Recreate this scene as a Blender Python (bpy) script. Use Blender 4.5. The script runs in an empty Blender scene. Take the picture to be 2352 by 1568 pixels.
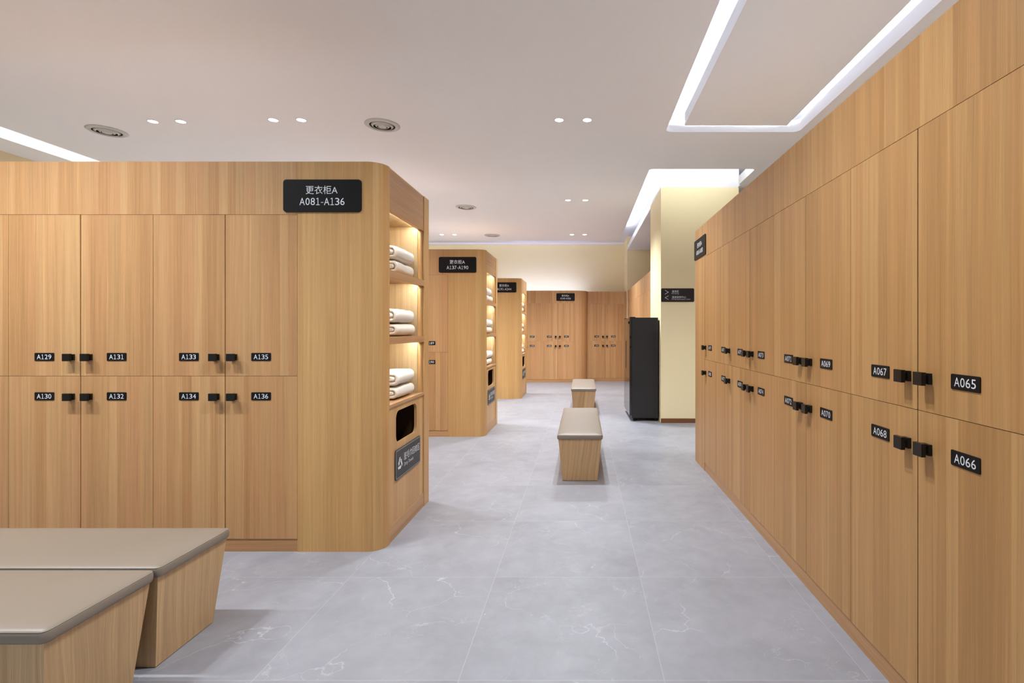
import bpy, bmesh, math, random
from mathutils import Matrix, Vector, noise
random.seed(7)
C = bpy.context.scene.collection
SC = bpy.context.scene
PI = math.pi

# ------------------------------------------------------------------ camera
F = 1160.0
EYE = 1.305
cam_d = bpy.data.cameras.new('camera')
cam = bpy.data.objects.new('camera', cam_d)
C.objects.link(cam)
cam.location = (0, 0, EYE)
cam.rotation_euler = (PI / 2, 0, 0)
cam_d.sensor_fit = 'HORIZONTAL'
cam_d.sensor_width = 36.0
cam_d.lens = F / 2352 * 36
cam_d.shift_x = -(1338 - 1176) / 2352
cam_d.shift_y = -(784 - 758.5) / 2352
cam_d.clip_start = 0.05
cam_d.clip_end = 60
SC.camera = cam

# ------------------------------------------------------------------ world, exposure
w = bpy.data.worlds.new('world')
SC.world = w
w.use_nodes = True
w.node_tree.nodes['Background'].inputs[0].default_value = (0.80, 0.90, 1, 1)
w.node_tree.nodes['Background'].inputs[1].default_value = 0.5
SC.view_settings.view_transform = 'Standard'
SC.view_settings.look = 'None'
SC.view_settings.gamma = 1
SC.view_settings.use_curve_mapping = False
SC.view_settings.exposure = 0.78
SC.cycles.use_denoising = True
SC.cycles.max_bounces = 8
SC.cycles.diffuse_bounces = 5
SC.cycles.sample_clamp_indirect = 4

# front wall left out behind the viewer so world light enters as ambient fill
pl = bpy.data.lights.new('ambient_fill_portal', 'AREA')
pl.shape = 'RECTANGLE'; pl.size = 11.0; pl.size_y = 3.6
pl.cycles.is_portal = True
po = bpy.data.objects.new('ambient_fill_portal', pl); C.objects.link(po)
po.location = (-1.02, -3.0, 1.83); po.rotation_euler = (PI / 2, 0, 0)
# light strengths
SPOT_W = 24.0          # each downlight
COVE_E = 34.0          # ceiling cove strips (W/m2 emission)
GLOW_E = 7.0          # strip on top of the far lockers
FILL_E = 7.5          # unseen strips added on the islands and right row to brighten the ceiling
NICHE_E = 55.0         # strips in the towel niches
DOWN_COL = (0.86, 0.93, 1.0)
COVE_COL = (0.80, 0.88, 1.0)

# ------------------------------------------------------------------ materials
def srgb(r, g, b):
    f = lambda c: (c / 255 / 12.92) if c / 255 <= 0.04045 else ((c / 255 + 0.055) / 1.055) ** 2.4
    return (f(r), f(g), f(b), 1)

def newmat(name):
    m = bpy.data.materials.new(name)
    m.use_nodes = True
    nt = m.node_tree
    return m, nt, nt.nodes['Principled BSDF']

class N:
    def __init__(s, nt): s.nt = nt
    def add(s, t, **k):
        n = s.nt.nodes.new(t)
        for a, b in k.items(): setattr(n, a, b)
        return n
    def link(s, a, b): s.nt.links.new(a, b)
    def m(s, op, a, b=None, c=None, clamp=False):
        n = s.add('ShaderNodeMath', operation=op, use_clamp=clamp)
        for i, v in enumerate((a, b, c)):
            if v is None: continue
            if isinstance(v, (int, float)): n.inputs[i].default_value = v
            else: s.link(v, n.inputs[i])
        return n.outputs[0]
    def comb(s, x, y, z=0.0):
        n = s.add('ShaderNodeCombineXYZ')
        for i, v in enumerate((x, y, z)):
            if isinstance(v, (int, float)): n.inputs[i].default_value = v
            else: s.link(v, n.inputs[i])
        return n.outputs[0]
    def noise(s, vec, scale=1.0, detail=2.0, rough=0.5, dist=0.0, dim='3D'):
        n = s.add('ShaderNodeTexNoise', noise_dimensions=dim)
        s.link(vec, n.inputs['Vector'])
        n.inputs['Scale'].default_value = scale
        n.inputs['Detail'].default_value = detail
        n.inputs['Roughness'].default_value = rough
        n.inputs['Distortion'].default_value = dist
        return n.outputs['Fac']
    def mix(s, fac, a, b, mode='MIX'):
        n = s.add('ShaderNodeMix', data_type='RGBA', blend_type=mode)
        if isinstance(fac, (int, float)): n.inputs[0].default_value = fac
        else: s.link(fac, n.inputs[0])
        for i, v in ((6, a), (7, b)):
            if isinstance(v, tuple): n.inputs[i].default_value = v
            else: s.link(v, n.inputs[i])
        return n.outputs[2]
    def ramp(s, fac, lo, hi, a, b):
        n = s.add('ShaderNodeMapRange', clamp=True)
        s.link(fac, n.inputs[0])
        n.inputs[1].default_value = lo; n.inputs[2].default_value = hi
        n.inputs[3].default_value = a; n.inputs[4].default_value = b
        return n.outputs[0]
    def grey(s, v):
        n = s.add('ShaderNodeCombineColor')
        for i in range(3): s.link(v, n.inputs[i])
        return n.outputs[0]

def wood(name, c1, c2, c3, grain='v', plank=20.0, cathedral=0.0, rough=0.42, contrast=1.0):
    m, nt, p = newmat(name)
    g = N(nt)
    geo = g.add('ShaderNodeNewGeometry')
    sep = g.add('ShaderNodeSeparateXYZ'); g.link(geo.outputs['Position'], sep.inputs[0])
    oi = g.add('ShaderNodeObjectInfo')
    xy = g.m('ADD', sep.outputs[0], sep.outputs[1])
    if grain == 'v': u, v = xy, sep.outputs[2]
    else: u, v = sep.outputs[2], xy
    u = g.m('ADD', u, g.m('MULTIPLY', oi.outputs['Random'], 13.7))
    v = g.m('ADD', v, g.m('MULTIPLY', oi.outputs['Random'], 5.1))
    wob = g.noise(g.comb(g.m('MULTIPLY', u, 5.0), g.m('MULTIPLY', v, 0.9 + 2.2 * cathedral)), 1.0, 2.0)
    U = g.m('ADD', u, g.m('MULTIPLY', wob, 0.02 + 0.10 * cathedral))
    vor = g.add('ShaderNodeTexVoronoi', voronoi_dimensions='1D', feature='F1')
    vor.inputs['Scale'].default_value = plank
    g.link(u, vor.inputs['W'])
    vs = g.add('ShaderNodeSeparateColor'); g.link(vor.outputs['Color'], vs.inputs[0])
    base = g.mix(g.ramp(vs.outputs[0], 0.1, 0.9, 0, 1), c1, c2)
    base = g.mix(g.ramp(vs.outputs[1], 0.5, 1.0, 0, 0.9), base, c3)
    st = g.noise(g.comb(g.m('MULTIPLY', U, 55.0), g.m('MULTIPLY', v, 0.7)), 1.0, 3.0, 0.6)
    st2 = g.noise(g.comb(g.m('MULTIPLY', U, 260.0), g.m('MULTIPLY', v, 3.0)), 1.0, 2.0, 0.6)
    fi = g.noise(g.comb(g.m('MULTIPLY', U, 900.0), g.m('MULTIPLY', v, 30.0)), 1.0, 1.0)
    k = contrast
    mul = g.m('MULTIPLY', g.ramp(st, 0.25, 0.75, 1 - 0.15 * k, 1 + 0.12 * k), g.ramp(st2, 0.25, 0.75, 1 - 0.11 * k, 1 + 0.09 * k))
    mul = g.m('MULTIPLY', mul, g.ramp(fi, 0.3, 0.7, 0.965, 1.03))
    # sparse pale and dark pore lines that wander slightly
    ln = g.noise(g.comb(g.m('MULTIPLY', U, 150.0), g.m('MULTIPLY', v, 0.55), 3.3), 1.0, 1.0)
    mul = g.m('MULTIPLY', mul, g.ramp(ln, 0.66, 0.74, 1.0, 1.14))
    mul = g.m('MULTIPLY', mul, g.ramp(ln, 0.27, 0.34, 0.88, 1.0))
    col = g.mix(1.0, base, g.grey(mul), 'MULTIPLY')
    g.link(col, p.inputs['Base Color'])
    p.inputs['Roughness'].default_value = rough
    p.inputs['Specular IOR Level'].default_value = 0.35
    b = g.add('ShaderNodeBump'); b.inputs['Strength'].default_value = 0.12; b.inputs['Distance'].default_value = 0.001
    g.link(g.m('ADD', st2, fi), b.inputs['Height']); g.link(b.outputs[0], p.inputs['Normal'])
    return m

def plain(name, col, rough=0.5, spec=0.5, metal=0.0, bump=0.0, bscale=200.0, emit=None, es=0.0, var=0.0):
    m, nt, p = newmat(name)
    g = N(nt)
    p.inputs['Base Color'].default_value = col
    p.inputs['Roughness'].default_value = rough
    p.inputs['Specular IOR Level'].default_value = spec
    p.inputs['Metallic'].default_value = metal
    if bump or var:
        geo = g.add('ShaderNodeNewGeometry')
        nz = g.noise(geo.outputs['Position'], bscale, 3.0, 0.6)
        if bump:
            b = g.add('ShaderNodeBump'); b.inputs['Strength'].default_value = bump; b.inputs['Distance'].default_value = 0.002
            g.link(nz, b.inputs['Height']); g.link(b.outputs[0], p.inputs['Normal'])
        if var:
            g.link(g.mix(1.0, col, g.grey(g.ramp(nz, 0.3, 0.7, 1 - var, 1 + var)), 'MULTIPLY'), p.inputs['Base Color'])
    if emit:
        p.inputs['Emission Color'].default_value = emit
        p.inputs['Emission Strength'].default_value = es
    return m

def marble():
    m, nt, p = newmat('grey_marble_tile')
    g = N(nt)
    geo = g.add('ShaderNodeNewGeometry')
    sep = g.add('ShaderNodeSeparateXYZ'); g.link(geo.outputs['Position'], sep.inputs[0])
    TX, TY, X0, Y0 = 0.7675, 0.788, -0.4625, 0.308
    px = g.m('SUBTRACT', sep.outputs[0], X0); py = g.m('SUBTRACT', sep.outputs[1], Y0)
    ix = g.m('FLOOR', g.m('DIVIDE', px, TX)); iy = g.m('FLOOR', g.m('DIVIDE', py, TY))
    wn = g.add('ShaderNodeTexWhiteNoise', noise_dimensions='2D'); g.link(g.comb(ix, iy), wn.inputs['Vector'])
    off = g.add('ShaderNodeVectorMath', operation='SCALE'); g.link(wn.outputs['Color'], off.inputs[0]); off.inputs['Scale'].default_value = 9.0
    pos = g.add('ShaderNodeVectorMath', operation='ADD'); g.link(geo.outputs['Position'], pos.inputs[0]); g.link(off.outputs[0], pos.inputs[1])
    P = pos.outputs[0]
    cloud = g.noise(P, 2.2, 6.0, 0.62, 0.6)
    cloud2 = g.noise(P, 9.0, 5.0, 0.6, 0.4)
    base = g.mix(g.ramp(cloud, 0.32, 0.68, 0, 1), srgb(127, 126, 130), srgb(143, 142, 147))
    base = g.mix(g.ramp(cloud2, 0.35, 0.75, 0, 0.35), base, srgb(166, 166, 171))
    base = g.mix(g.m('MULTIPLY', wn.outputs['Value'], 0.25), base, srgb(145, 144, 149))
    # long broken veins
    dn = g.add('ShaderNodeTexNoise'); g.link(P, dn.inputs['Vector']); dn.inputs['Scale'].default_value = 4.0; dn.inputs['Detail'].default_value = 6.0
    dsc = g.add('ShaderNodeVectorMath', operation='SCALE'); g.link(dn.outputs['Color'], dsc.inputs[0]); dsc.inputs['Scale'].default_value = 0.35
    dp = g.add('ShaderNodeVectorMath', operation='ADD'); g.link(P, dp.inputs[0]); g.link(dsc.outputs[0], dp.inputs[1])
    v1 = g.add('ShaderNodeTexVoronoi', feature='DISTANCE_TO_EDGE'); g.link(dp.outputs[0], v1.inputs['Vector']); v1.inputs['Scale'].default_value = 1.9
    ve = g.ramp(v1.outputs['Distance'], 0.0, 0.0065, 1, 0)
    ve = g.m('MULTIPLY', ve, g.ramp(g.noise(P, 2.6, 2.0), 0.45, 0.62, 0, 0.6))
    v2 = g.m('ABSOLUTE', g.m('SUBTRACT', g.noise(dp.outputs[0], 3.4, 5.0, 0.55, 1.0), 0.5))
    ve2 = g.m('MULTIPLY', g.ramp(v2, 0.0, 0.004, 1, 0), g.ramp(g.noise(P, 3.7, 2.0), 0.5, 0.68, 0, 0.45))
    vein = g.m('MAXIMUM', ve, ve2)
    col = g.mix(vein, base, srgb(186, 186, 190))
    dx = g.m('PINGPONG', px, TX / 2); dy = g.m('PINGPONG', py, TY / 2)
    jt = g.ramp(g.m('MINIMUM', dx, dy), 0.0009, 0.0016, 0.6, 0)
    col = g.mix(jt, col, srgb(172, 171, 174))
    g.link(col, p.inputs['Base Color'])
    p.inputs['Roughness'].default_value = 0.38
    p.inputs['Specular IOR Level'].default_value = 0.38
    b = g.add('ShaderNodeBump'); b.inputs['Strength'].default_value = 0.15; b.inputs['Distance'].default_value = 0.001
    g.link(cloud2, b.inputs['Height']); g.link(b.outputs[0], p.inputs['Normal'])
    return m

def terry():
    m, nt, p = newmat('white_terry')
    g = N(nt)
    geo = g.add('ShaderNodeNewGeometry')
    nz = g.noise(geo.outputs['Position'], 420.0, 3.0, 0.7)
    nb = g.noise(geo.outputs['Position'], 40.0, 2.0, 0.5)
    g.link(g.mix(g.ramp(nz, 0.3, 0.7, 0, 1), srgb(216, 205, 190), srgb(236, 227, 215)), p.inputs['Base Color'])
    p.inputs['Roughness'].default_value = 0.95
    p.inputs['Specular IOR Level'].default_value = 0.1
    b = g.add('ShaderNodeBump'); b.inputs['Strength'].default_value = 0.6; b.inputs['Distance'].default_value = 0.003
    g.link(g.m('ADD', nz, nb), b.inputs['Height']); g.link(b.outputs[0], p.inputs['Normal'])
    return m

M = {}
M['door'] = wood('oak_door', srgb(175, 129, 84), srgb(190, 147, 100), srgb(184, 135, 92))
M['panel'] = wood('oak_panel', srgb(183, 139, 86), srgb(195, 153, 99), srgb(189, 144, 91), plank=14, contrast=0.9)
M['rdoor'] = wood('oak_door_warm', srgb(168, 124, 75), srgb(184, 141, 90), srgb(178, 131, 81))
M['hpanel'] = wood('oak_cross_grain', srgb(172, 128, 86), srgb(182, 140, 98), srgb(176, 132, 90), grain='h', plank=9)
M['carcass'] = wood('oak_gap_shade', srgb(120, 82, 48), srgb(134, 94, 56), srgb(126, 88, 50))  # oak darkened so the gaps between doors read as shade
M['bench'] = wood('ash_bench', srgb(184, 148, 106), srgb(194, 160, 118), srgb(176, 139, 98), plank=2.2, cathedral=0.45, rough=0.5, contrast=1.3)
M['niche'] = wood('oak_niche', srgb(190, 160, 116), srgb(206, 180, 138), srgb(198, 168, 124), plank=22)
M['marble'] = marble()
M['ceil'] = plain('white_ceiling_paint', srgb(246, 245, 246), 0.85, 0.2, var=0.006, bscale=1.5)
M['cove'] = plain('white_cove_paint', srgb(232, 230, 234), 0.85, 0.2, var=0.006, bscale=1.5)
M['wall'] = plain('cream_wall_paint', srgb(234, 217, 176), 0.8, 0.2, bump=0.03, bscale=300, var=0.01)
M['leather'] = plain('taupe_leather', srgb(130, 117, 103), 0.42, 0.45, bump=0.10, bscale=600, var=0.015)
M['terry'] = terry()
M['black'] = plain('black_plastic', srgb(14, 12, 12), 0.35, 0.35, var=0.05)
M['sign'] = plain('black_sign', srgb(15, 11, 10), 0.5, 0.2, var=0.04, bscale=60)
M['sign2'] = plain('charcoal_sign', srgb(58, 57, 58), 0.5, 0.3, var=0.04, bscale=60)
M['wayf'] = plain('dark_brown_sign', srgb(36, 29, 25), 0.5, 0.25, var=0.04, bscale=60)
M['text'] = plain('white_lettering', srgb(214, 216, 222), 0.5, 0.3, var=0.02)
M['fridge'] = plain('black_brushed_metal', srgb(44, 42, 42), 0.42, 0.4, metal=0.3, bump=0.05, bscale=900, var=0.04)
M['gloss'] = plain('black_glass', srgb(20, 18, 17), 0.04, 1.0, var=0.02)
M['gasket'] = plain('black_rubber', srgb(12, 12, 12), 0.7, 0.3, var=0.05)
M['skirt'] = plain('brown_skirting', srgb(112, 70, 36), 0.5, 0.4, var=0.08, bscale=80)
M['vent'] = plain('white_vent_paint', srgb(205, 203, 200), 0.5, 0.4, var=0.01)
M['dark'] = plain('painted_vent_shade', srgb(30, 24, 18), 0.9, 0.1, var=0.1)
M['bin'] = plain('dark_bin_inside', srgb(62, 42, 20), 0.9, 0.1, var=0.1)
M['lens'] = plain('lit_lens', srgb(255, 255, 255), 0.5, emit=(1, 0.99, 0.97, 1), es=14.0, var=0.0)
M['ledc'] = plain('cool_led_strip', srgb(240, 240, 250), 0.5, emit=COVE_COL + (1,), es=COVE_E * 4.6)
M['ledm'] = plain('slot_led_strip', srgb(240, 240, 250), 0.5, emit=COVE_COL + (1,), es=COVE_E * 1.7)
M['ledl'] = plain('left_led_strip', srgb(240, 240, 250), 0.5, emit=COVE_COL + (1,), es=COVE_E * 0.4)
M['ledfill'] = plain('ceiling_fill_strip', srgb(240, 240, 250), 0.5, emit=(0.80, 0.88, 1, 1), es=FILL_E)
M['ledb'] = plain('back_led_strip', srgb(240, 240, 250), 0.5, emit=COVE_COL + (1,), es=COVE_E * 1.6)
M['ledp'] = plain('recess_led_strip', srgb(240, 250, 240), 0.5, emit=(0.88, 0.95, 0.92, 1), es=COVE_E * 2.6)
M['ledg'] = plain('glow_led_strip', srgb(240, 240, 250), 0.5, emit=(0.50, 0.60, 1, 1), es=GLOW_E * 7)
M['ledn'] = plain('shelf_led_strip', srgb(250, 248, 235), 0.5, emit=(0.86, 0.92, 0.90, 1), es=NICHE_E)

# ------------------------------------------------------------------ helpers
def tag(o, label=None, cat=None, group=None, kind=None):
    if label: o['label'] = label
    if cat: o['category'] = cat
    if group: o['group'] = group
    if kind: o['kind'] = kind
    return o

def empty(name, loc, rz, label, cat, group=None):
    o = bpy.data.objects.new(name, None)
    o.empty_display_size = 0.1
    C.objects.link(o)
    o.location = loc; o.rotation_euler = (0, 0, rz)
    return tag(o, label, cat, group)

def link(name, me, parent=None, loc=(0, 0, 0), rz=0.0):
    o = bpy.data.objects.new(name, me)
    C.objects.link(o)
    o.parent = parent
    o.location = loc
    o.rotation_euler = (0, 0, rz)
    return o

def struct(name, me, loc=(0, 0, 0)):
    return tag(link(name, me, None, loc), kind='structure')

def finish(bm, name, mats, smooth=False, bevel=0.0, seg=2):
    if bevel > 0:
        es = [e for e in bm.edges if len(e.link_faces) == 2 and e.calc_face_angle(0) > 0.6]
        bmesh.ops.bevel(bm, geom=es, offset=bevel, segments=seg, affect='EDGES', profile=0.5, clamp_overlap=True)
    bmesh.ops.recalc_face_normals(bm, faces=bm.faces)
    me = bpy.data.meshes.new(name)
    bm.to_mesh(me); bm.free()
    if not isinstance(mats, (list, tuple)): mats = [mats]
    for m in mats: me.materials.append(m)
    if smooth:
        for f in me.polygons: f.use_smooth = True
    return me

def addbox(bm, a, b, mi=0):
    (x0, y0, z0), (x1, y1, z1) = a, b
    v = [bm.verts.new(p) for p in ((x0, y0, z0), (x1, y0, z0), (x1, y1, z0), (x0, y1, z0), (x0, y0, z1), (x1, y0, z1), (x1, y1, z1), (x0, y1, z1))]
    for q in ((0, 3, 2, 1), (4, 5, 6, 7), (0, 1, 5, 4), (1, 2, 6, 5), (2, 3, 7, 6), (3, 0, 4, 7)):
        f = bm.faces.new([v[i] for i in q]); f.material_index = mi

def boxme(name, a, b, mat, bevel=0.0, seg=1):
    bm = bmesh.new(); addbox(bm, a, b)
    return finish(bm, name, mat, bevel=bevel, seg=seg)

def boxes(name, lst, mat, bevel=0.0):
    bm = bmesh.new()
    for a, b in lst: addbox(bm, a, b)
    return finish(bm, name, mat, bevel=bevel, seg=1)

def prism(name, pts, z0, z1, mat, smooth=False, bevel=0.0):
    bm = bmesh.new()
    lo = [bm.verts.new((x, y, z0)) for x, y in pts]
    hi = [bm.verts.new((x, y, z1)) for x, y in pts]
    bm.faces.new(lo[::-1]); bm.faces.new(hi)
    n = len(pts)
    for i in range(n):
        bm.faces.new((lo[i], lo[(i + 1) % n], hi[(i + 1) % n], hi[i]))
    return finish(bm, name, mat, smooth, bevel)

def rrect(w, h, r, n=6, cx=0.0, cy=0.0):
    pts = []
    for (sx, sy, a0) in ((1, 1, 0), (-1, 1, 90), (-1, -1, 180), (1, -1, 270)):
        for i in range(n + 1):
            a = math.radians(a0 + 90 * i / n)
            pts.append((cx + sx * (w / 2 - r) + r * math.cos(a), cy + sy * (h / 2 - r) + r * math.sin(a)))
    return pts

def curve_solid(loops, half, bevel=0.0):
    """flat 2D outlines (first outer, then holes or islands) -> temporary mesh in XY, thickness 2*half"""
    cu = bpy.data.curves.new('tmp', 'CURVE'); cu.dimensions = '2D'; cu.fill_mode = 'BOTH'
    cu.extrude = half; cu.bevel_depth = bevel; cu.bevel_resolution = 1
    for pts in loops:
        s = cu.splines.new('POLY'); s.points.add(len(pts) - 1)
        for i, (x, y) in enumerate(pts): s.points[i].co = (x, y, 0, 1)
        s.use_cyclic_u = True
    o = bpy.data.objects.new('tmp', cu); C.objects.link(o)
    dg = bpy.context.evaluated_depsgraph_get(); dg.update()
    me = bpy.data.meshes.new_from_object(o.evaluated_get(dg))
    bpy.data.objects.remove(o); bpy.data.curves.remove(cu)
    return me

_tx = {}
def text_mesh(s, res=3):
    if (s, res) in _tx: return _tx[(s, res)]
    cu = bpy.data.curves.new('tmp', 'FONT'); cu.body = s; cu.size = 1; cu.resolution_u = res
    o = bpy.data.objects.new('tmp', cu); C.objects.link(o)
    dg = bpy.context.evaluated_depsgraph_get(); dg.update()
    me = bpy.data.meshes.new_from_object(o.evaluated_get(dg))
    vs = [tuple(v.co[:2]) for v in me.vertices]
    fs = [tuple(p.vertices) for p in me.polygons]
    bpy.data.objects.remove(o); bpy.data.curves.remove(cu); bpy.data.meshes.remove(me)
    x0 = min(v[0] for v in vs); x1 = max(v[0] for v in vs); y0 = min(v[1] for v in vs); y1 = max(v[1] for v in vs)
    _tx[(s, res)] = (vs, fs, (x0, x1, y0, y1))
    return _tx[(s, res)]

def numeral_mesh(s, res):
    """letters and digits set one by one on even advances; the 1 gets a foot"""
    vs, fs, x = [], [], 0.0
    for ch in s:
        adv, wd = {'A': (0.62, 0.58), '-': (0.36, 0.26)}.get(ch, (0.555, 0.455))
        b = len(vs)
        if ch == '1':
            xo = x + 0.08
            vs += [(xo + px, py) for px, py in ((0, 0), (.39, 0), (.39, .066), (.24, .066), (.24, .735), (.165, .735), (.165, .066), (0, .066), (.03, .665), (.03, .612), (.165, .64))]
            fs += [(b, b + 1, b + 2, b + 3, b + 6, b + 7), (b + 6, b + 3, b + 4, b + 5), (b + 5, b + 8, b + 9, b + 10)]
        else:
            gv, gf, (x0, x1, y0, y1) = text_mesh(ch, res)
            k = wd / (x1 - x0); xo = x + (adv - wd) / 2
            if ch == '-': vs += [(xo + (px - x0) * k, 0.245 + (py - y0) / (y1 - y0) * 0.065) for px, py in gv]
            else: vs += [(xo + (px - x0) * k, (py - y0) / (y1 - y0) * 0.735) for px, py in gv]
            fs += [tuple(b + i for i in f) for f in gf]
        x += adv
    return vs, fs, (min(v[0] for v in vs), max(v[0] for v in vs), 0.0, 0.735)

def plate(name, W, H, T, R, texts=(), strokes=(), mats=None, frame=False, recycle=None):
    """sign plate facing -Y, back at y=0, centre at origin; lettering joined as second material"""
    bm = bmesh.new()
    src = curve_solid([rrect(W, H, R)], T / 2 - 0.0008, 0.0008)
    for v in src.vertices: v.co = (v.co.x * (W / (W + 0.0016)), -T / 2 - v.co.z, v.co.y * (H / (H + 0.0016)))
    bm.from_mesh(src); bpy.data.meshes.remove(src)
    bmesh.ops.remove_doubles(bm, verts=bm.verts, dist=1e-5)
    bmesh.ops.recalc_face_normals(bm, faces=bm.faces)
    yt = -T - 0.0004
    def flat(vs, fs):
        bv = [bm.verts.new((x, yt, z)) for x, z in vs]
        for f in fs:
            try: q = bm.faces.new([bv[i] for i in f]); q.material_index = 1; q.normal_update()
            except ValueError: continue
            if q.normal.y > 0: q.normal_flip()
    for (s, cx, cy, tw, th, res) in texts:
        vs, fs, (x0, x1, y0, y1) = numeral_mesh(s, res) if set(s) <= set('A0123456789-') else text_mesh(s, res)
        sx, sy = tw / (x1 - x0), th / (y1 - y0)
        flat([(cx + (x - (x0 + x1) / 2) * sx, cy + (y - (y0 + y1) / 2) * sy) for x, y in vs], fs)
    for (pts, t) in strokes:
        for (ax, ay), (bx, by) in zip(pts[:-1], pts[1:]):
            d = Vector((bx - ax, by - ay)).normalized(); n = Vector((-d.y, d.x)) * t / 2; d = d * t * 0.3
            flat([(ax - d.x + n.x, ay - d.y + n.y), (bx + d.x + n.x, by + d.y + n.y), (bx + d.x - n.x, by + d.y - n.y), (ax - d.x - n.x, ay - d.y - n.y)], [(0, 1, 2, 3)])
    if recycle:
        cx, cy, sz = recycle                       # three solid arrows chasing round a triangle
        for k in range(3):
            a = 2 * PI * k / 3; ca, sa = math.cos(a), math.sin(a)
            tr = lambda p: (cx + sz * (p[0] * ca - p[1] * sa), cy + sz * (p[0] * sa + p[1] * ca))
            flat([tr(p) for p in ((-.40, -.38), (.02, -.38), (.02, -.17), (-.26, -.17), (-.50, -.20))], [(0, 1, 2, 3, 4)])
            flat([tr(p) for p in ((.02, -.47), (.02, -.08), (.27, -.275))], [(0, 1, 2)])
    if frame:
        o1 = rrect(W - 0.014, H - 0.014, R * 0.8, 6); o2 = rrect(W - 0.0175, H - 0.0175, R * 0.8 - 0.002, 6)
        n = len(o1)
        flat(o1 + o2, [(i, (i + 1) % n, n + (i + 1) % n, n + i) for i in range(n)])
    me = bpy.data.meshes.new(name); bm.to_mesh(me); bm.free()
    for m in (mats or (M['sign'], M['text'])): me.materials.append(m)
    return me

def lathe(bm, prof, n=32, mi=0, closed=True):
    rings = []
    for r, z in prof:
        rings.append([bm.verts.new((r * math.cos(2 * PI * i / n), r * math.sin(2 * PI * i / n), z)) for i in range(n)])
    m = len(rings)
    for k in range(m if closed else m - 1):
        a, b = rings[k], rings[(k + 1) % m]
        for i in range(n):
            f = bm.faces.new((a[i], a[(i + 1) % n], b[(i + 1) % n], b[i])); f.material_index = mi; f.smooth = True

# ------------------------------------------------------------------ room shell
CZ, CT, UZ = 3.325, 0.12, 3.665      # ceiling underside, slab thickness, cove top
XL, XR, YF, YB = -6.54, 4.5, -3.0, 13.62
struct('floor', boxme('floor', (XL - .1, YF - .1, -0.1), (XR + .1, YB + .1, 0), M['marble']))
struct('wall_left', boxme('wall_left', (XL - .1, YF - .1, 0), (XL, YB + .1, UZ), M['wall']))
struct('wall_right', boxme('wall_right', (XR, YF - .1, 0), (XR + .1, YB + .1, UZ), M['wall']))
struct('wall_back', boxme('wall_back', (XL, YB, 0), (XR, YB + .1, UZ), M['wall']))
PX, PY0, PY1 = 1.107, 7.134, 8.23
struct('wall_pillar', boxme('wall_pillar', (PX, PY0, 0), (2.208, PY1, CZ), M['wall'], 0.004))
struct('wall_pillar_top', boxme('wall_pillar_top', (PX, PY0, CZ), (2.208, PY1, UZ), M['cove'], 0.004))
struct('wall_pier', boxme('wall_pier', (1.125, 12.7, 0), (XR, YB, UZ), M['wall'], 0.004))
struct('baseboard_pillar', boxme('baseboard_pillar', (PX, PY0 - .012, 0), (2.208, PY0, 0.062), M['skirt'], 0.002))
struct('baseboard_left', boxme('baseboard_left', (XL, YF, 0), (XL + .012, YB, 0.06), M['skirt']))

def arc(cx, cy, r, a0, a1, n=5):
    return [(cx + r * math.cos(math.radians(a0 + (a1 - a0) * i / n)), cy + r * math.sin(math.radians(a0 + (a1 - a0) * i / n))) for i in range(n + 1)]
r = 0.05
main = [(-5.77, YF), (XR, YF), (XR, YB), (1.13, YB), (1.13, PY0 + .03), (2.19, PY0 + .03), (2.19, 7.0), (2.165, 7.0)]
main += arc(2.165 - r, 6.325 + r, r, 0, -90) + arc(0.84 + r, 6.325 + r, r, -90, -180) + [(0.84, 11.4 - 2 * r)]
main += [(0.84, 11.4 - r)] + [(0.84 - r + r * math.cos(math.radians(a)), 11.4 - r + r * math.sin(math.radians(a))) for a in (15, 35, 55, 75, 90)]
main += [(-5.77, 11.4)]
hx0, hx1, hy0, hy1 = 0.843, 2.20, -1.6, 5.147
hole = rrect(hx1 - hx0, hy1 - hy0, 0.07, 6, (hx0 + hx1) / 2, (hy0 + hy1) / 2)
ix0, ix1, iy0, iy1 = 1.007, 2.015, -1.43, 4.98
isl = rrect(ix1 - ix0, iy1 - iy0, 0.012, 3, (ix0 + ix1) / 2, (iy0 + iy1) / 2)
left = [(XL, YF), (-6.10, YF), (-6.10, YB), (XL, YB)]
def ceiling_part(name, loops):
    me = curve_solid(loops, CT / 2)
    for v in me.vertices: v.co.z += CZ + CT / 2
    me.materials.clear(); me.materials.append(M['ceil'])
    return struct(name, me)
ceiling_part('ceiling', [main, hole])
ceiling_part('ceiling_panel', [isl])
ceiling_part('ceiling_edge', [left])
struct('ceiling_upper', boxme('ceiling_upper', (XL, YF, UZ), (XR, YB, UZ + .1), M['cove']))

struct('trim_1', boxme('trim_1', (XL, YB - .05, UZ - .05), (1.12, YB, UZ), M['cove']))
# LED strips lying on top of the ceiling slab behind the cove lips
def strip(a, b, label, group='cove light strips above the ceiling', mat='ledc'):
    me = boxme('led_strip', a, b, M[mat])
    return tag(link('led_strip', me), label, 'light strip', group)
zt = CZ + CT
def cove_strip(x0, y0, x1, y1, label, mat='ledc'):
    strip((x0, y0, zt), (x1, y1, zt + .012), label, mat=mat)
cove_strip(ix0 + .03, -1.3, ix0 + .045, 4.9, 'cool white light strip on the left edge of the floating ceiling panel')
cove_strip(2.235, -1.3, 2.25, 5.1, 'cool white light strip behind the right lip of the rectangular ceiling recess')
cove_strip(ix0 + .05, iy1 - .045, ix1 - .05, iy1 - .03, 'cool white light strip on the far edge of the floating ceiling panel')
cove_strip(0.80, 6.4, 0.815, 11.3, 'cool white light strip in the long ceiling slot beside the pillar', 'ledm')
cove_strip(0.9, 6.306, 2.1, 6.321, 'cool white light strip on the near edge of the pillar ceiling recess', 'ledp')
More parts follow.
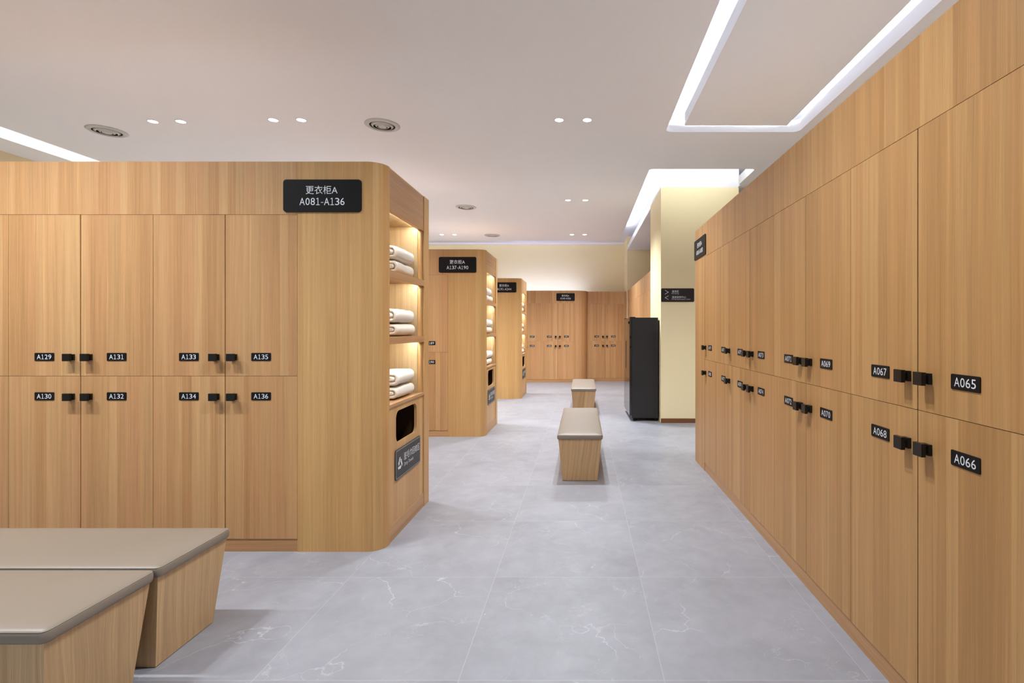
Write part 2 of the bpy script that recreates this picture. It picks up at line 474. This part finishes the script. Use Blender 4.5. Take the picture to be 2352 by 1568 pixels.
cove_strip(-5.6, 11.36, 0.75, 11.375, 'cool white light strip behind the far ceiling edge', 'ledb')
cove_strip(-5.81, 0.0, -5.795, 11.2, 'cool white light strip in the slot along the left wall', 'ledl')
cove_strip(2.23, 6.4, 2.245, 6.85, 'cool white light strip on the right lip of the pillar ceiling recess')

# ------------------------------------------------------------------ lamps in the ceiling
def dl_mesh():
    bm = bmesh.new()
    lathe(bm, [(0.040, 0.0), (0.0405, -0.003), (0.047, -0.003), (0.0475, 0.0)], 28)
    ring = finish(bm, 'trim_ring', M['vent'])
    bm = bmesh.new()
    bmesh.ops.create_circle(bm, cap_ends=True, radius=0.0402, segments=28, matrix=Matrix.Translation((0, 0, -0.0012)))
    for f in bm.faces:
        f.normal_update()
        if f.normal.z > 0: f.normal_flip()
    me = bpy.data.meshes.new('lens'); bm.to_mesh(me); bm.free(); me.materials.append(M['lens'])
    return ring, me
RING, LENS = dl_mesh()
SPOT = bpy.data.lights.new('lamp_light', 'SPOT')
SPOT.energy = SPOT_W * 4; SPOT.spot_size = math.radians(135); SPOT.spot_blend = 1.0; SPOT.shadow_soft_size = 0.016
SPOT.color = DOWN_COL
SPOT_NEAR = SPOT.copy(); SPOT_NEAR.energy = SPOT_W * 3.7
SPOT_FAR = SPOT.copy(); SPOT_FAR.energy = SPOT_W * 6.4
SPOT.energy = SPOT_W * 4.2
def downlight(x, y, label, group):
    t = empty('downlight', (x, y, CZ), 0, label, 'ceiling light', group)
    link('trim_ring', RING, t); link('lens', LENS, t)
    lo = bpy.data.objects.new('lamp_light', SPOT_FAR if y > 7 else SPOT if y > 3 else SPOT_NEAR); C.objects.link(lo); lo.parent = t; lo.location = (0, 0, -0.02)
rows = [(1.85, 'overhead row nearest the viewer'), (4.85, 'the first row'), (7.84, 'the second row'), (10.66, 'the far row')]
cols = [(-0.09, 'over the middle aisle'), (-2.835, 'above the towel bays'), (-4.02, 'far to the left')]
for y, rn in rows:
    for x, cn in cols:
        for s, sn in ((-1, 'left'), (1, 'right')):
            if y == 1.85: lab = 'round recessed downlight out of view overhead'
            else: lab = 'round white recessed downlight, %s of the pair %s in %s' % (sn, cn, rn)
            downlight(x + s * 0.135, y + (0.035 if x < -4 else 0), lab, 'paired ceiling downlights')

for y in (1.85, 4.85):
    for s in (-1, 1):
        downlight(2.75 + s * 0.135, y, 'round recessed downlight hidden from view behind the tall right hand lockers', 'paired ceiling downlights')

def vent_meshes():
    out = []
    bm = bmesh.new(); lathe(bm, [(0.118, -0.004), (0.122, -0.014), (0.150, -0.012), (0.165, -0.004), (0.163, 0.0), (0.13, 0.0)], 48)
    out.append(('outer_ring', finish(bm, 'outer_ring', M['vent'])))
    bm = bmesh.new(); lathe(bm, [(0.082, -0.020), (0.086, -0.021), (0.106, -0.006), (0.103, -0.004)], 40)
    lathe(bm, [(0.048, -0.022), (0.052, -0.023), (0.074, -0.007), (0.071, -0.005)], 40)
    out.append(('diffuser_cone', finish(bm, 'diffuser_cone', M['vent'])))
    bm = bmesh.new(); lathe(bm, [(0.001, -0.020), (0.034, -0.022), (0.040, -0.020), (0.040, -0.012), (0.001, -0.010)], 32)
    out.append(('centre_disc', finish(bm, 'centre_disc', M['vent'])))
    bm = bmesh.new(); bmesh.ops.create_circle(bm, cap_ends=True, radius=0.125, segments=40, matrix=Matrix.Translation((0, 0, -0.002)))
    out.append(('shade_disc', finish(bm, 'shade_disc', M['dark'])))  # dark disc painted in for the shade behind the vent cones
    return out
VENT = vent_meshes()
for x, y, lab in ((-1.97, 4.97, 'large round white air vent above the nearest towel bay'), (-4.82, 5.12, 'round white air vent at the far left of the ceiling'),
                  (-1.91, 8.28, 'round white air vent in the middle of the ceiling, second along the aisle'), (-1.92, 10.73, 'small looking round air vent, furthest from the viewer')):
    t = empty('air_vent', (x, y, CZ), 0, lab, 'vent', 'round ceiling air vents')
    for n, me in VENT: link(n, me, t)

# ------------------------------------------------------------------ lockers
ZP, ZM, ZH, ZT = 0.075, 1.036, 1.988, 2.30
DEPTH = 0.87
_dm = {}
def door_mesh(w, z0, z1, mat, lg, rg):
    k = (round(w, 4), z0, z1, mat, lg, rg)
    if k not in _dm:
        _dm[k] = boxme('door', (lg, 0, z0), (w - rg, 0.018, z1), M[mat], 0.0012)
    return _dm[k]
def knob_mesh():
    bm = bmesh.new()
    addbox(bm, (-.0215, -.0375, -.0215), (.0215, -.0235, .0215))
    addbox(bm, (-.012, -.0245, -.013), (.012, -.012, .013))
    addbox(bm, (-.018, -.0125, -.018), (.018, 0.0, .018))
    return finish(bm, 'knob', M['black'], bevel=0.0022, seg=2)
KNOB = knob_mesh()
def num_plate(s):
    return plate('number_plate', 0.115, 0.047, 0.003, 0.004, [(s, 0, 0, 0.085, 0.0275, 4)])
_cc = {}
def locker(origin, rz, w, nums, side, label, group, mat='door', depth=DEPTH, hinge_gap=0.0013, knob_gap=0.0024):
    """one column: two stacked doors. origin = floor point at the left front edge seen from the front"""
    t = empty('locker', origin, rz, label, 'locker', group)
    k = (round(w, 4), depth)
    if k not in _cc: _cc[k] = boxme('carcass', (0.0, 0.0195, ZP), (w, depth, ZH), M['carcass'])
    link('carcass', _cc[k], t)
    lg, rg = (knob_gap, hinge_gap) if side == 'L' else (hinge_gap, knob_gap)
    for i, (z0, z1, zk) in enumerate(((ZM + .001, ZH - .0015, 1.147), (ZP + .0015, ZM - .001, 0.915))):
        d = link('door', door_mesh(w, z0, z1, mat, lg, rg), t)
        if side: link('knob', KNOB, d, (0.052 if side == 'L' else w - 0.052, 0, zk))
        if nums: link('number_plate', num_plate(nums[i]), d, (w / 2, 0, zk + .002))
    return t
def ab(a, b): return ('A%03d' % a, 'A%03d' % b)

def run_boxes(name, origin, rz, length, z0, z1, label, mat, group, depth=DEPTH, set_back=0.0, cuts=()):
    bm = bmesh.new(); xs = [0.0] + list(cuts) + [length]
    for a, b in zip(xs[:-1], xs[1:]):
        addbox(bm, (a + (0.0006 if a else 0), set_back, z0), (b, depth, z1))
    me = finish(bm, name, M[mat])
    return tag(link(name, me, None, origin, rz), label, 'panel', group)

# towels
def towel_mesh(name, L, a, b, t, turns, seed):
    bm = bmesh.new()
    np_, ny = int(turns * 28), 15
    def stad(d, th):
        hb, ha = max(b - d, 0.004), max(a - d, 0.02)
        c, s = math.cos(th), math.sin(th)
        fl = ha - hb
        x = fl * max(-1, min(1, c * 1.9)) + hb * c * 0.95
        return Vector((x, 0, hb * (abs(s) ** 0.8) * (1 if s > 0 else -1)))
    cen = []
    for i in range(np_ + 1):
        th = 2 * PI * turns * i / np_
        cen.append(stad(t * 0.5 + t * (turns - th / (2 * PI)) * 0.98 if False else t * 0.5 + t * 0.98 * (th / (2 * PI)), PI * 1.1 + th))
    rings = []
    rl = 0.016
    for j in range(ny + 1):
        u = j / ny
        y = -L / 2 + L * (0.5 - 0.5 * math.cos(PI * u))
        e = max(0.0, abs(y) - (L / 2 - rl)) / rl
        hf = t * 0.46 * math.sqrt(max(0.08, 1 - e * e))
        o, inn = [], []
        for i, c in enumerate(cen):
            p0 = cen[max(0, i - 1)]; p1 = cen[min(len(cen) - 1, i + 1)]
            d = (p1 - p0).normalized(); n = Vector((-d.z, 0, d.x))
            if n.dot(c) < 0 and i < 30: n = -n
            q = Vector((c.x, y, c.z))
            nz = noise.noise(q * 22 + Vector((seed, 0, seed))) * 0.0035 + noise.noise(q * 7 + Vector((seed, 3, 0))) * 0.006
            q = q + Vector((0, 0, nz))
            q.y += noise.noise(Vector((c.x * 18, seed, c.z * 30))) * 0.006 * (1 if e > 0 else 0)
            o.append(bm.verts.new(q + n * hf)); inn.append(bm.verts.new(q - n * hf))
        rings.append(o + inn[::-1])
    m = len(rings[0])
    for j in range(ny):
        for i in range(m):
            bm.faces.new((rings[j][i], rings[j][(i + 1) % m], rings[j + 1][(i + 1) % m], rings[j + 1][i]))
    k = len(cen)
    for ri in (rings[0], rings[-1]):
        for i in range(k - 1):
            bm.faces.new((ri[i], ri[i + 1], ri[m - 2 - i], ri[m - 1 - i]))
    zmin = min(v.co.z for v in bm.verts)
    for v in bm.verts: v.co.z -= zmin
    zmax = max(v.co.z for v in bm.verts)
    me = finish(bm, name, M['terry'], smooth=True)
    return me, zmax
TOW = [towel_mesh('towel', 0.35, 0.165, 0.060, 0.0285, 1.9, 1.3), towel_mesh('towel', 0.345, 0.162, 0.051, 0.0245, 1.9, 5.1),
       towel_mesh('towel', 0.35, 0.163, 0.054, 0.026, 1.9, 9.7)]

DIRTY = plate('dirty_towel_sign', 0.485, 0.192, 0.006, 0.016,
              [('脏毛巾回收区', 0.066, 0.024, 0.315, 0.052, 3), ('Dirty Towels', 0.0, -0.031, 0.18, 0.030, 3)],
              mats=(M['sign2'], M['text']), frame=True, recycle=(-0.163, -0.004, 0.080))

def area_sign(s, x, y, z, rz, label, name='locker_area_sign'):
    me = plate(name, 0.46, 0.191, 0.008, 0.018, [('更衣柜A', -0.003, 0.034, 0.187, 0.050, 4), (s, -0.001, -0.0345, 0.265, 0.0425, 3)])
    return tag(link(name, me, None, (x, y, z), rz), label, 'sign', 'black locker area signs')

def end_cabinet(which, xs, xc, y0, dep, seed):
    """rounded end bay with lit towel niches; faces +X at xc, front flush with y0"""
    t = empty('towel_cabinet', (xc - 0.25, y0 + dep / 2, 0), 0, 'oak %s end bay with lit towel shelves and a dirty towel chute' % which, 'cabinet', 'towel end cabinets')
    ox, oy = -(xc - 0.25), -(y0 + dep / 2)
    def P(name, me): return link(name, me, t, (ox, oy, 0))
    R, T = 0.10, 0.03
    pts = [(xs, y0)] + arc(xc - R, y0 + R, R, -90, 0, 14) + [(xc - T, y0 + R)] + arc(xc - R, y0 + R, R - T, 0, -90, 14)[1:] + [(xs, y0 + T)]
    me = prism('curved_panel', pts, 0, ZT, M['panel'])
    for f in me.polygons: f.use_smooth = True
    me.set_sharp_from_angle(angle=0.5)
    P('curved_panel', me)
    ya, yb, ye = y0 + R, y0 + 0.772, y0 + dep       # niche frame start / post start / end
    yi0, yi1 = y0 + 0.05, y0 + 0.722                # inside faces
    P('header_panel', boxme('header_panel', (xc - .03, ya + .001, 2.041), (xc - .004, yb - .001, ZT - .012), M['hpanel'], 0.0015))
    P('end_post', boxme('end_post', (xc - .03, yb, 0), (xc, ye, ZT), M['panel'], 0.0015))
    xb = xc - 0.40
    P('niche_lining', boxes('niche_lining', [((xb - .018, yi0, 0.83), (xb, yi1, 2.06)), ((xb, yi1, .83), (xc - .033, yb - .001, 2.06)),
                                           ((xb, yi0 - .018, .83), (xc - .032, yi0, 2.06)), ((xb, yi0, 2.06), (xc - .03, yi1, 2.075))], M['niche']))
    P('jamb', boxme('jamb', (xc - .0325, yi1 + .004, .849), (xc - .012, yb - .002, 2.04), M['panel'], .001))
    zs = [(1.632, 1.676), (1.220, 1.264), (0.829, 0.848)]
    for i, (a, b) in enumerate(zs):
        bm = bmesh.new()
        up = 0.014 if i < 2 else 0.0
        addbox(bm, (xb, yi0 + .0005, a + up), (xc - .032, yi1 - .0005, b)); addbox(bm, (xc - .032, ya + .0005, a), (xc + .0005, yb - .0005, b))
        P('shelf', finish(bm, 'shelf', M['hpanel']))
    for zt_ in (2.06, 1.646, 1.234):
        P('led_strip', boxme('led_strip', (xc - .046, yi0 + .03, zt_ - .005), (xc - .034, yi1 - .02, zt_ - .0005), M['ledn']))
    # lower panel with chute hole
    hy, hz, hw, hh = y0 + 0.425, 0.688, 0.40, 0.205
    py0, py1 = ya + .0015, yb - .0015
    loops = [[(py0, .102), (py1, .102), (py1, .828), (py0, .828)], rrect(hw, hh, 0.05, 6, hy, hz)]
    src = curve_solid(loops, 0.009)
    for v in src.vertices: v.co = Vector((xc - .016 + v.co.z, v.co.x, v.co.y))
    src.materials.clear(); src.materials.append(M['panel'])
    bm = bmesh.new(); bm.from_mesh(src); bmesh.ops.recalc_face_normals(bm, faces=bm.faces); bm.to_mesh(src); bm.free()
    P('chute_panel', src)
    bm = bmesh.new(); addbox(bm, (xb, hy - .26, .45), (xc - .0265, hy + .26, .81))
    for f in list(bm.faces):
        f.normal_update()
        if f.calc_center_median().x > xc - .03: bm.faces.remove(f)
    me = bpy.data.meshes.new('chute_box'); bm.to_mesh(me); bm.free(); me.materials.append(M['bin']); P('chute_box', me)
    P('plinth', boxme('plinth', (xc - .03, ya + .001, 0), (xc - .004, yb - .001, .100), M['hpanel'], 0.001))
    P('core', boxes('core', [((xs + .001, y0 + T + .001, 0), (xb - .019, ye - .001, ZT - .013)), ((xb - .018, ye - .02, 0), (xc - .031, ye - .001, ZT - .013)),
                             ((xs, y0 + T, ZT - .012), (xc - .03, ye, ZT)), ((xc - .03, ya, ZT - .012), (xc - .004, yb, ZT))], M['panel']))
    s = tag(link('dirty_towel_sign', DIRTY, None, (xc - .007 + .0005, y0 + .443, 0.450), PI / 2), 'charcoal dirty towels sign below the chute on the %s end bay' % which, 'sign', 'dirty towels signs')
    # towels
    rnd = random.Random(seed)
    sh = ['top', 'middle', 'bottom']
    for i, z in enumerate((1.676, 1.264, 0.848)):
        a, b = (TOW[1], TOW[0]) if i != 0 else (TOW[2], TOW[0])
        zc = z
        for (me, h), pos in ((a, 'lower'), (b, 'upper')):
            o = link('towel', me, None, (xc - 0.182 + rnd.uniform(-.006, .006), y0 + 0.492 + rnd.uniform(-.008, .008), zc + .0003), rnd.uniform(-.03, .03))
            tag(o, '%s folded white towel on the %s shelf of the %s end bay' % (pos, sh[i], which), 'towel', 'folded white towels')
            zc += h + 0.0004
    return t

W1 = 0.4257
def left_block(which, ncol, last, xs, xc, y0, dep, seed, sign, sx, sz):
    for k in range(ncol):
        n = last - 1 - 2 * k
        nums = ab(n, n + 1)
        side = 'L' if k % 2 == 0 else 'R'
        locker((xs - W1 * (k + 1), y0, 0), 0, W1, nums, side, 'oak locker column numbered %s above %s on the %s island' % (nums[0], nums[1], which), 'oak lockers of the %s island' % which, depth=dep)
    L = W1 * ncol
    cuts = [c for c in (L - W1 * 4,) if c > 0.2]
    run_boxes('locker_header', (xs - L, y0, 0), 0, L, ZH + .0005, ZT, 'oak header panel along the top of the %s island lockers' % which, 'door', 'locker headers', dep, 0.0, cuts)
    run_boxes('locker_plinth', (xs - L, y0, 0), 0, L, 0, ZP - .0005, 'oak plinth under the %s island lockers' % which, 'hpanel', 'locker plinths', dep, 0.004)
    end_cabinet(which, xs + .0005, xc, y0, dep, seed)
    area_sign(sign, sx, y0, sz, 0, 'black sign reading %s on the %s island' % (sign, which))
left_block('nearest', 7, 136, -1.6816, -1.176, 2.978, 0.885, 1, 'A081-A136', -1.531, 2.097)
left_block('second', 3, 190, -1.652, -1.195, 6.20, 0.885, 2, 'A137-A190', -1.533, 2.110)
left_block('third', 3, 244, -1.63, -1.165, 9.63, 0.885, 3, 'A191-A244', -1.491, 2.125)

# right row: doors face -X; local x runs towards the viewer
XW, WR, YK = 1.1347, 0.4277, 1.709
sides = ['L', 'R', 'L', 'R', 'L', 'R', 'R', 'L']
for k in range(8):
    n = 65 + 2 * k
    nums = ab(n, n + 1)
    locker((XW, YK + WR * k, 0), -PI / 2, WR, nums, sides[k], 'oak locker column numbered %s above %s in the right hand row' % nums, 'oak lockers of the right row', 'rdoor')
yfar, ynear = YK + WR * 7, YK - WR
run_boxes('locker_header', (XW, yfar, 0), -PI / 2, yfar - ynear, ZH + .0005, ZT, 'long oak header panel above the right hand lockers', 'rdoor', 'locker headers')
run_boxes('locker_plinth', (XW, yfar, 0), -PI / 2, yfar - ynear, 0, ZP - .0005, 'long oak plinth under the right hand lockers', 'hpanel', 'locker plinths', DEPTH, 0.004)
tag(link('end_panel', boxme('end_panel', (XW, yfar + .001, 0), (XW + DEPTH, 5.08, ZT), M['rdoor'], 0.003)), 'plain oak end panel closing the far end of the right hand lockers', 'panel', 'locker end panels')
tag(link('end_panel', boxme('end_panel', (XW, 0.86, 0), (XW + DEPTH, ynear - .001, ZT), M['rdoor'], 0.003)), 'plain oak end panel at the near end of the right hand lockers', 'panel', 'locker end panels')
area_sign('A065-A080', XW, 4.866, 2.10, -PI / 2, 'black sign reading A065-A080 high on the right hand lockers')

# row behind the fridge, beyond the pillar
ORD = ['first', 'second', 'third', 'fourth', 'fifth', 'sixth', 'seventh', 'eighth', 'ninth', 'tenth']
for k in range(10):
    locker((XW, 12.69 - 0.4277 * k, 0), -PI / 2, 0.4277, None, 'L' if k % 2 else 'R', 'oak locker column behind the black fridge, %s from the far end of its row' % ORD[k], 'oak lockers behind the fridge', 'door', 0.5)
run_boxes('locker_header', (XW, 12.69, 0), -PI / 2, 4.277, ZH + .0005, ZT, 'oak header panel above the lockers behind the fridge', 'door', 'locker headers', 0.5)
run_boxes('locker_plinth', (XW, 12.69, 0), -PI / 2, 4.277, 0, ZP - .0005, 'oak plinth under the lockers behind the fridge', 'hpanel', 'locker plinths', 0.5, 0.004)

# far lockers, section A (left, forward) and section B (right, set back)
FY = 12.65
for k in range(5):
    n = 301 - 2 * k
    locker((-0.191 - WR * (k + 1), FY, 0), 0, WR, ab(n, n + 1), 'L' if k % 2 == 0 else 'R', 'oak locker column numbered A%d above A%d against the far wall' % (n, n + 1), 'oak lockers at the far wall', 'door', 0.6)
FL = WR * 5
run_boxes('locker_header', (-0.191 - FL, FY, 0), 0, FL, ZH + .0005, ZT, 'oak header panel above the far wall lockers left of the corner', 'door', 'locker headers', 0.6, 0.0, (FL - 2 * WR,))
run_boxes('locker_plinth', (-0.191 - FL, FY, 0), 0, FL, 0, ZP - .0005, 'oak plinth under the far wall lockers left of the corner', 'hpanel', 'locker plinths', 0.6, 0.004)
R2 = 0.27
pts = [(-0.190, FY)] + arc(0.12 - R2, FY + R2 + .02, R2, -90, 0, 12)
pts = [(-0.190, FY)] + [(p[0], p[1] - .02) for p in arc(0.12 - R2, FY + R2 + .02, R2, -90, 0, 12)] + [(0.12, FY + .6), (-0.190, FY + .6)]
me = prism('curved_panel', pts, 0, ZT, M['door'])
for f in me.polygons: f.use_smooth = True
me.set_sharp_from_angle(angle=0.5)
tag(link('corner_panel', me), 'curved oak corner panel at the far wall beside the last sign', 'panel')
for i, (n, s) in enumerate(((303, 'R'), (305, 'L'))):
    locker((0.147 + 0.428 * i, 12.95, 0), 0, 0.428, ab(n, n + 1), s, 'oak locker column numbered A%d above A%d at the far right corner' % (n, n + 1), 'oak lockers in the far corner', 'door', 0.5)
run_boxes('locker_header', (0.122, 12.95, 0), 0, 1.0, ZH + .0005, ZT, 'oak header panel above the set back far corner lockers', 'door', 'locker headers', 0.5)
run_boxes('locker_plinth', (0.122, 12.95, 0), 0, 1.0, 0, ZP - .0005, 'oak plinth under the set back far corner lockers', 'hpanel', 'locker plinths', 0.5, 0.004)
tag(link('filler_panel', boxes('filler_panel', [((0.122, 12.95, ZP), (0.1465, 13.4, ZH)), ((1.0035, 12.95, ZP), (1.122, 13.4, ZH))], M['door'])), 'narrow oak filler strips beside the far corner lockers', 'panel')
area_sign('A245-A326', -0.425, FY, 2.139, 0, 'small looking black sign reading A245-A326 at the far wall')
for a, b, c, d, wh in ((-4.3, 3.41, -2.0, 3.422, 'the nearest island'), (-2.9, 6.63, -1.8, 6.68, 'the second island'), (-2.9, 10.06, -1.8, 10.11, 'the third island'), (1.58, 1.5, 1.61, 4.5, 'the right hand lockers')):
    strip((a, b, ZT - .0005), (c, d, ZT + .012), 'added ceiling fill strip on top of %s, out of sight from below' % wh, 'strips on the lockers', 'ledfill')  # added uplights with no visible source, there to lift the ceiling
strip((-2.25, 13.225, ZT - .0005), (0.02, 13.245, ZT + .012), 'glowing light strip lying on top of the far wall lockers', 'strips on the lockers', 'ledg')

# ------------------------------------------------------------------ wayfinding sign on the pillar
ar = 0.0037
me = plate('direction_sign', 0.466, 0.190, 0.008, 0.016,
           [('温泉区', -0.032, 0.052, 0.098, 0.032, 3), ('Hot Spring', -0.034, 0.0197, 0.102, 0.0185, 3),
            ('温泉接待中心', 0.019, -0.029, 0.200, 0.031, 3), ('Hot Spring Reception Center', 0.048, -0.060, 0.263, 0.0185, 3)],
           [([(-0.178, 0.068), (-0.131, 0.041), (-0.178, 0.014)], 0.006), ([(-0.131, -0.011), (-0.178, -0.0367), (-0.131, -0.063)], 0.006)],
           (M['wayf'], M['text']))
tag(link('direction_sign', me, None, (1.342, PY0, 1.803)), 'dark direction sign with two arrows on the cream pillar', 'sign')

# ------------------------------------------------------------------ fridge
fx0, fx1, fy0, fy1, fzt = 0.709, 1.085, 7.26, 8.2, 1.489
t = empty('refrigerator', ((fx0 + fx1) / 2, (fy0 + fy1) / 2, 0), 0, 'black side by side fridge with glossy doors beside the cream pillar', 'fridge')
o_ = (-(fx0 + fx1) / 2, -(fy0 + fy1) / 2, 0)
link('cabinet', boxme('cabinet', (fx0, fy0, .045), (fx1, fy1, fzt), M['fridge'], 0.005, 2), t, o_)
d1 = link('door', boxme('door', (.675, fy0, .075), (fx0 - .006, 7.842, fzt - .003), M['gloss'], 0.004, 2), t, o_)
d2 = link('door', boxme('door', (.675, 7.849, .075), (fx0 - .006, fy1, fzt - .003), M['gloss'], 0.004, 2), t, o_)
link('door_gasket', boxes('door_gasket', [((fx0 - .006, fy0 + .01, .08), (fx0, 7.838, fzt - .01)), ((fx0 - .006, 7.853, .08), (fx0, fy1 - .01, fzt - .01))], M['gasket']), t, o_)
link('hinge_cover', boxme('hinge_cover', (.680, fy0 + .01, fzt - .0028), (.76, fy0 + .09, fzt + .010), M['black'], .003), t, o_)
link('hinge_cover', boxme('hinge_cover', (.680, fy1 - .09, fzt - .0028), (.76, fy1 - .01, fzt + .010), M['black'], .003), t, o_)
link('latch', boxme('latch', (.660, fy0 + .03, 1.40), (.675, fy0 + .075, 1.435), M['black'], .003), t, o_)
for yy in (7.80, 7.87):
    link('door_grip', boxme('door_grip', (.6735, yy, .72), (.6755, yy + .02, 1.14), M['black'], .0005), t, o_)
link('kick_grille', boxme('kick_grille', (fx0 + .012, fy0 + .01, .012), (fx0 + .03, fy1 - .01, .046), M['black']), t, o_)
for x in (fx0 + .045, fx1 - .03):
    for y in (fy0 + .04, fy1 - .04):
        bm = bmesh.new(); bmesh.ops.create_cone(bm, cap_ends=True, segments=16, radius1=.022, radius2=.018, depth=.045, matrix=Matrix.Translation((x, y, .0225)))
        link('foot', finish(bm, 'foot', M['gasket']), t, o_)

# ------------------------------------------------------------------ benches (local: length along +X, width along Y)
def cushion_mesh(L, Wd):
    """upholstered pad: superellipse-rounded grid, crowned top"""
    bm = bmesh.new()
    n = 8
    def outline(grow, rr):
        return rrect(L + 2 * grow, Wd + 2 * grow, rr, n)
    prof = [(-.012, .366, .016), (-.003, .368, .018), (0.0, .374, .020), (.0015, .385, .020), (.001, .398, .020), (-.002, .4035, .019), (-.007, .407, .017), (-.016, .4095, .014), (-.035, .412, .008)]
    rings = []
    for gq, z, rr in prof:
        rings.append([bm.verts.new((x, y, z)) for x, y in outline(gq, rr)])
    m = len(rings[0])
    for k in range(len(rings) - 1):
        for i in range(m):
            bm.faces.new((rings[k][i], rings[k][(i + 1) % m], rings[k + 1][(i + 1) % m], rings[k + 1][i]))
    bm.faces.new(rings[0][::-1])
    top = rings[-1]
    sc = []
    for f, z in ((0.80, .4145), (0.5, .4165), (0.15, .4175)):
        rr = []
        for v in top:
            sx = max(abs(v.co.x) - (1 - f) * Wd * .4, 0.001) * (1 if v.co.x > 0 else -1)
            rr.append(bm.verts.new((sx, v.co.y * f, z)))
        sc.append(rr)
    prev = top
    for rr in sc:
        for i in range(m): bm.faces.new((prev[i], prev[(i + 1) % m], rr[(i + 1) % m], rr[i]))
        prev = rr
    bm.faces.new(prev)
    return finish(bm, 'cushion', M['leather'], smooth=True)
def tube_loop(name, pts, z, r, mat):
    bm = bmesh.new(); n = len(pts); rings = []
    for i in range(n):
        a = Vector(pts[i - 1]); b = Vector(pts[(i + 1) % n]); d = (b - a).normalized(); nn = Vector((d.y, -d.x))
        rings.append([bm.verts.new((pts[i][0] + nn.x * r * math.cos(q), pts[i][1] + nn.y * r * math.cos(q), z + r * math.sin(q))) for q in (0, 1.05, 2.09, 3.14, 4.19, 5.24)])
    for i in range(n):
        for j in range(6):
            bm.faces.new((rings[i][j], rings[i][(j + 1) % 6], rings[(i + 1) % n][(j + 1) % 6], rings[(i + 1) % n][j]))
    return finish(bm, name, mat, smooth=True)
BL, BW = 1.53, 0.392
def base_mesh():
    bm = bmesh.new()
    def ring(l, wd, z): return [bm.verts.new((sx * l / 2, sy * wd / 2, z)) for sx, sy in ((-1, -1), (1, -1), (1, 1), (-1, 1))]
    a = ring(BL - .10, BW - .088, 0.003); b = ring(BL - .026, BW - .020, .3675)
    bm.faces.new(a[::-1]); bm.faces.new(b)
    for i in range(4): bm.faces.new((a[i], a[(i + 1) % 4], b[(i + 1) % 4], b[i]))
    return finish(bm, 'base', M['bench'], bevel=0.006, seg=3)
CUSH = cushion_mesh(BL, BW); BASE = base_mesh()
PIPE = tube_loop('piping', rrect(BL - .004, BW - .004, .018, 6), .4035, .0016, M['leather'])
SOLE = boxme('sole', (-BL / 2 + .06, -BW / 2 + .055, 0), (BL / 2 - .06, BW / 2 - .055, .004), M['gasket'])
for x, y, rz, lab in ((-1.602 - BL / 2, 2.106, 0, 'taupe topped ash bench closest to the locker doors, at the left'),
                      (-1.602 - BL / 2, 1.700, 0, 'taupe topped ash bench at the bottom left, nearest the viewer'),
                      (-0.022, 4.335 + BL / 2, PI / 2, 'ash bench standing end on in the middle of the aisle'),
                      (0.016, 7.78 + BL / 2, PI / 2, 'ash bench furthest down the aisle, beyond the other centre bench')):
    t = empty('bench', (x, y, 0), rz, lab, 'bench', 'padded ash benches')
    link('base', BASE, t); cu = link('cushion', CUSH, t); link('piping', PIPE, cu); link('sole', SOLE, t)
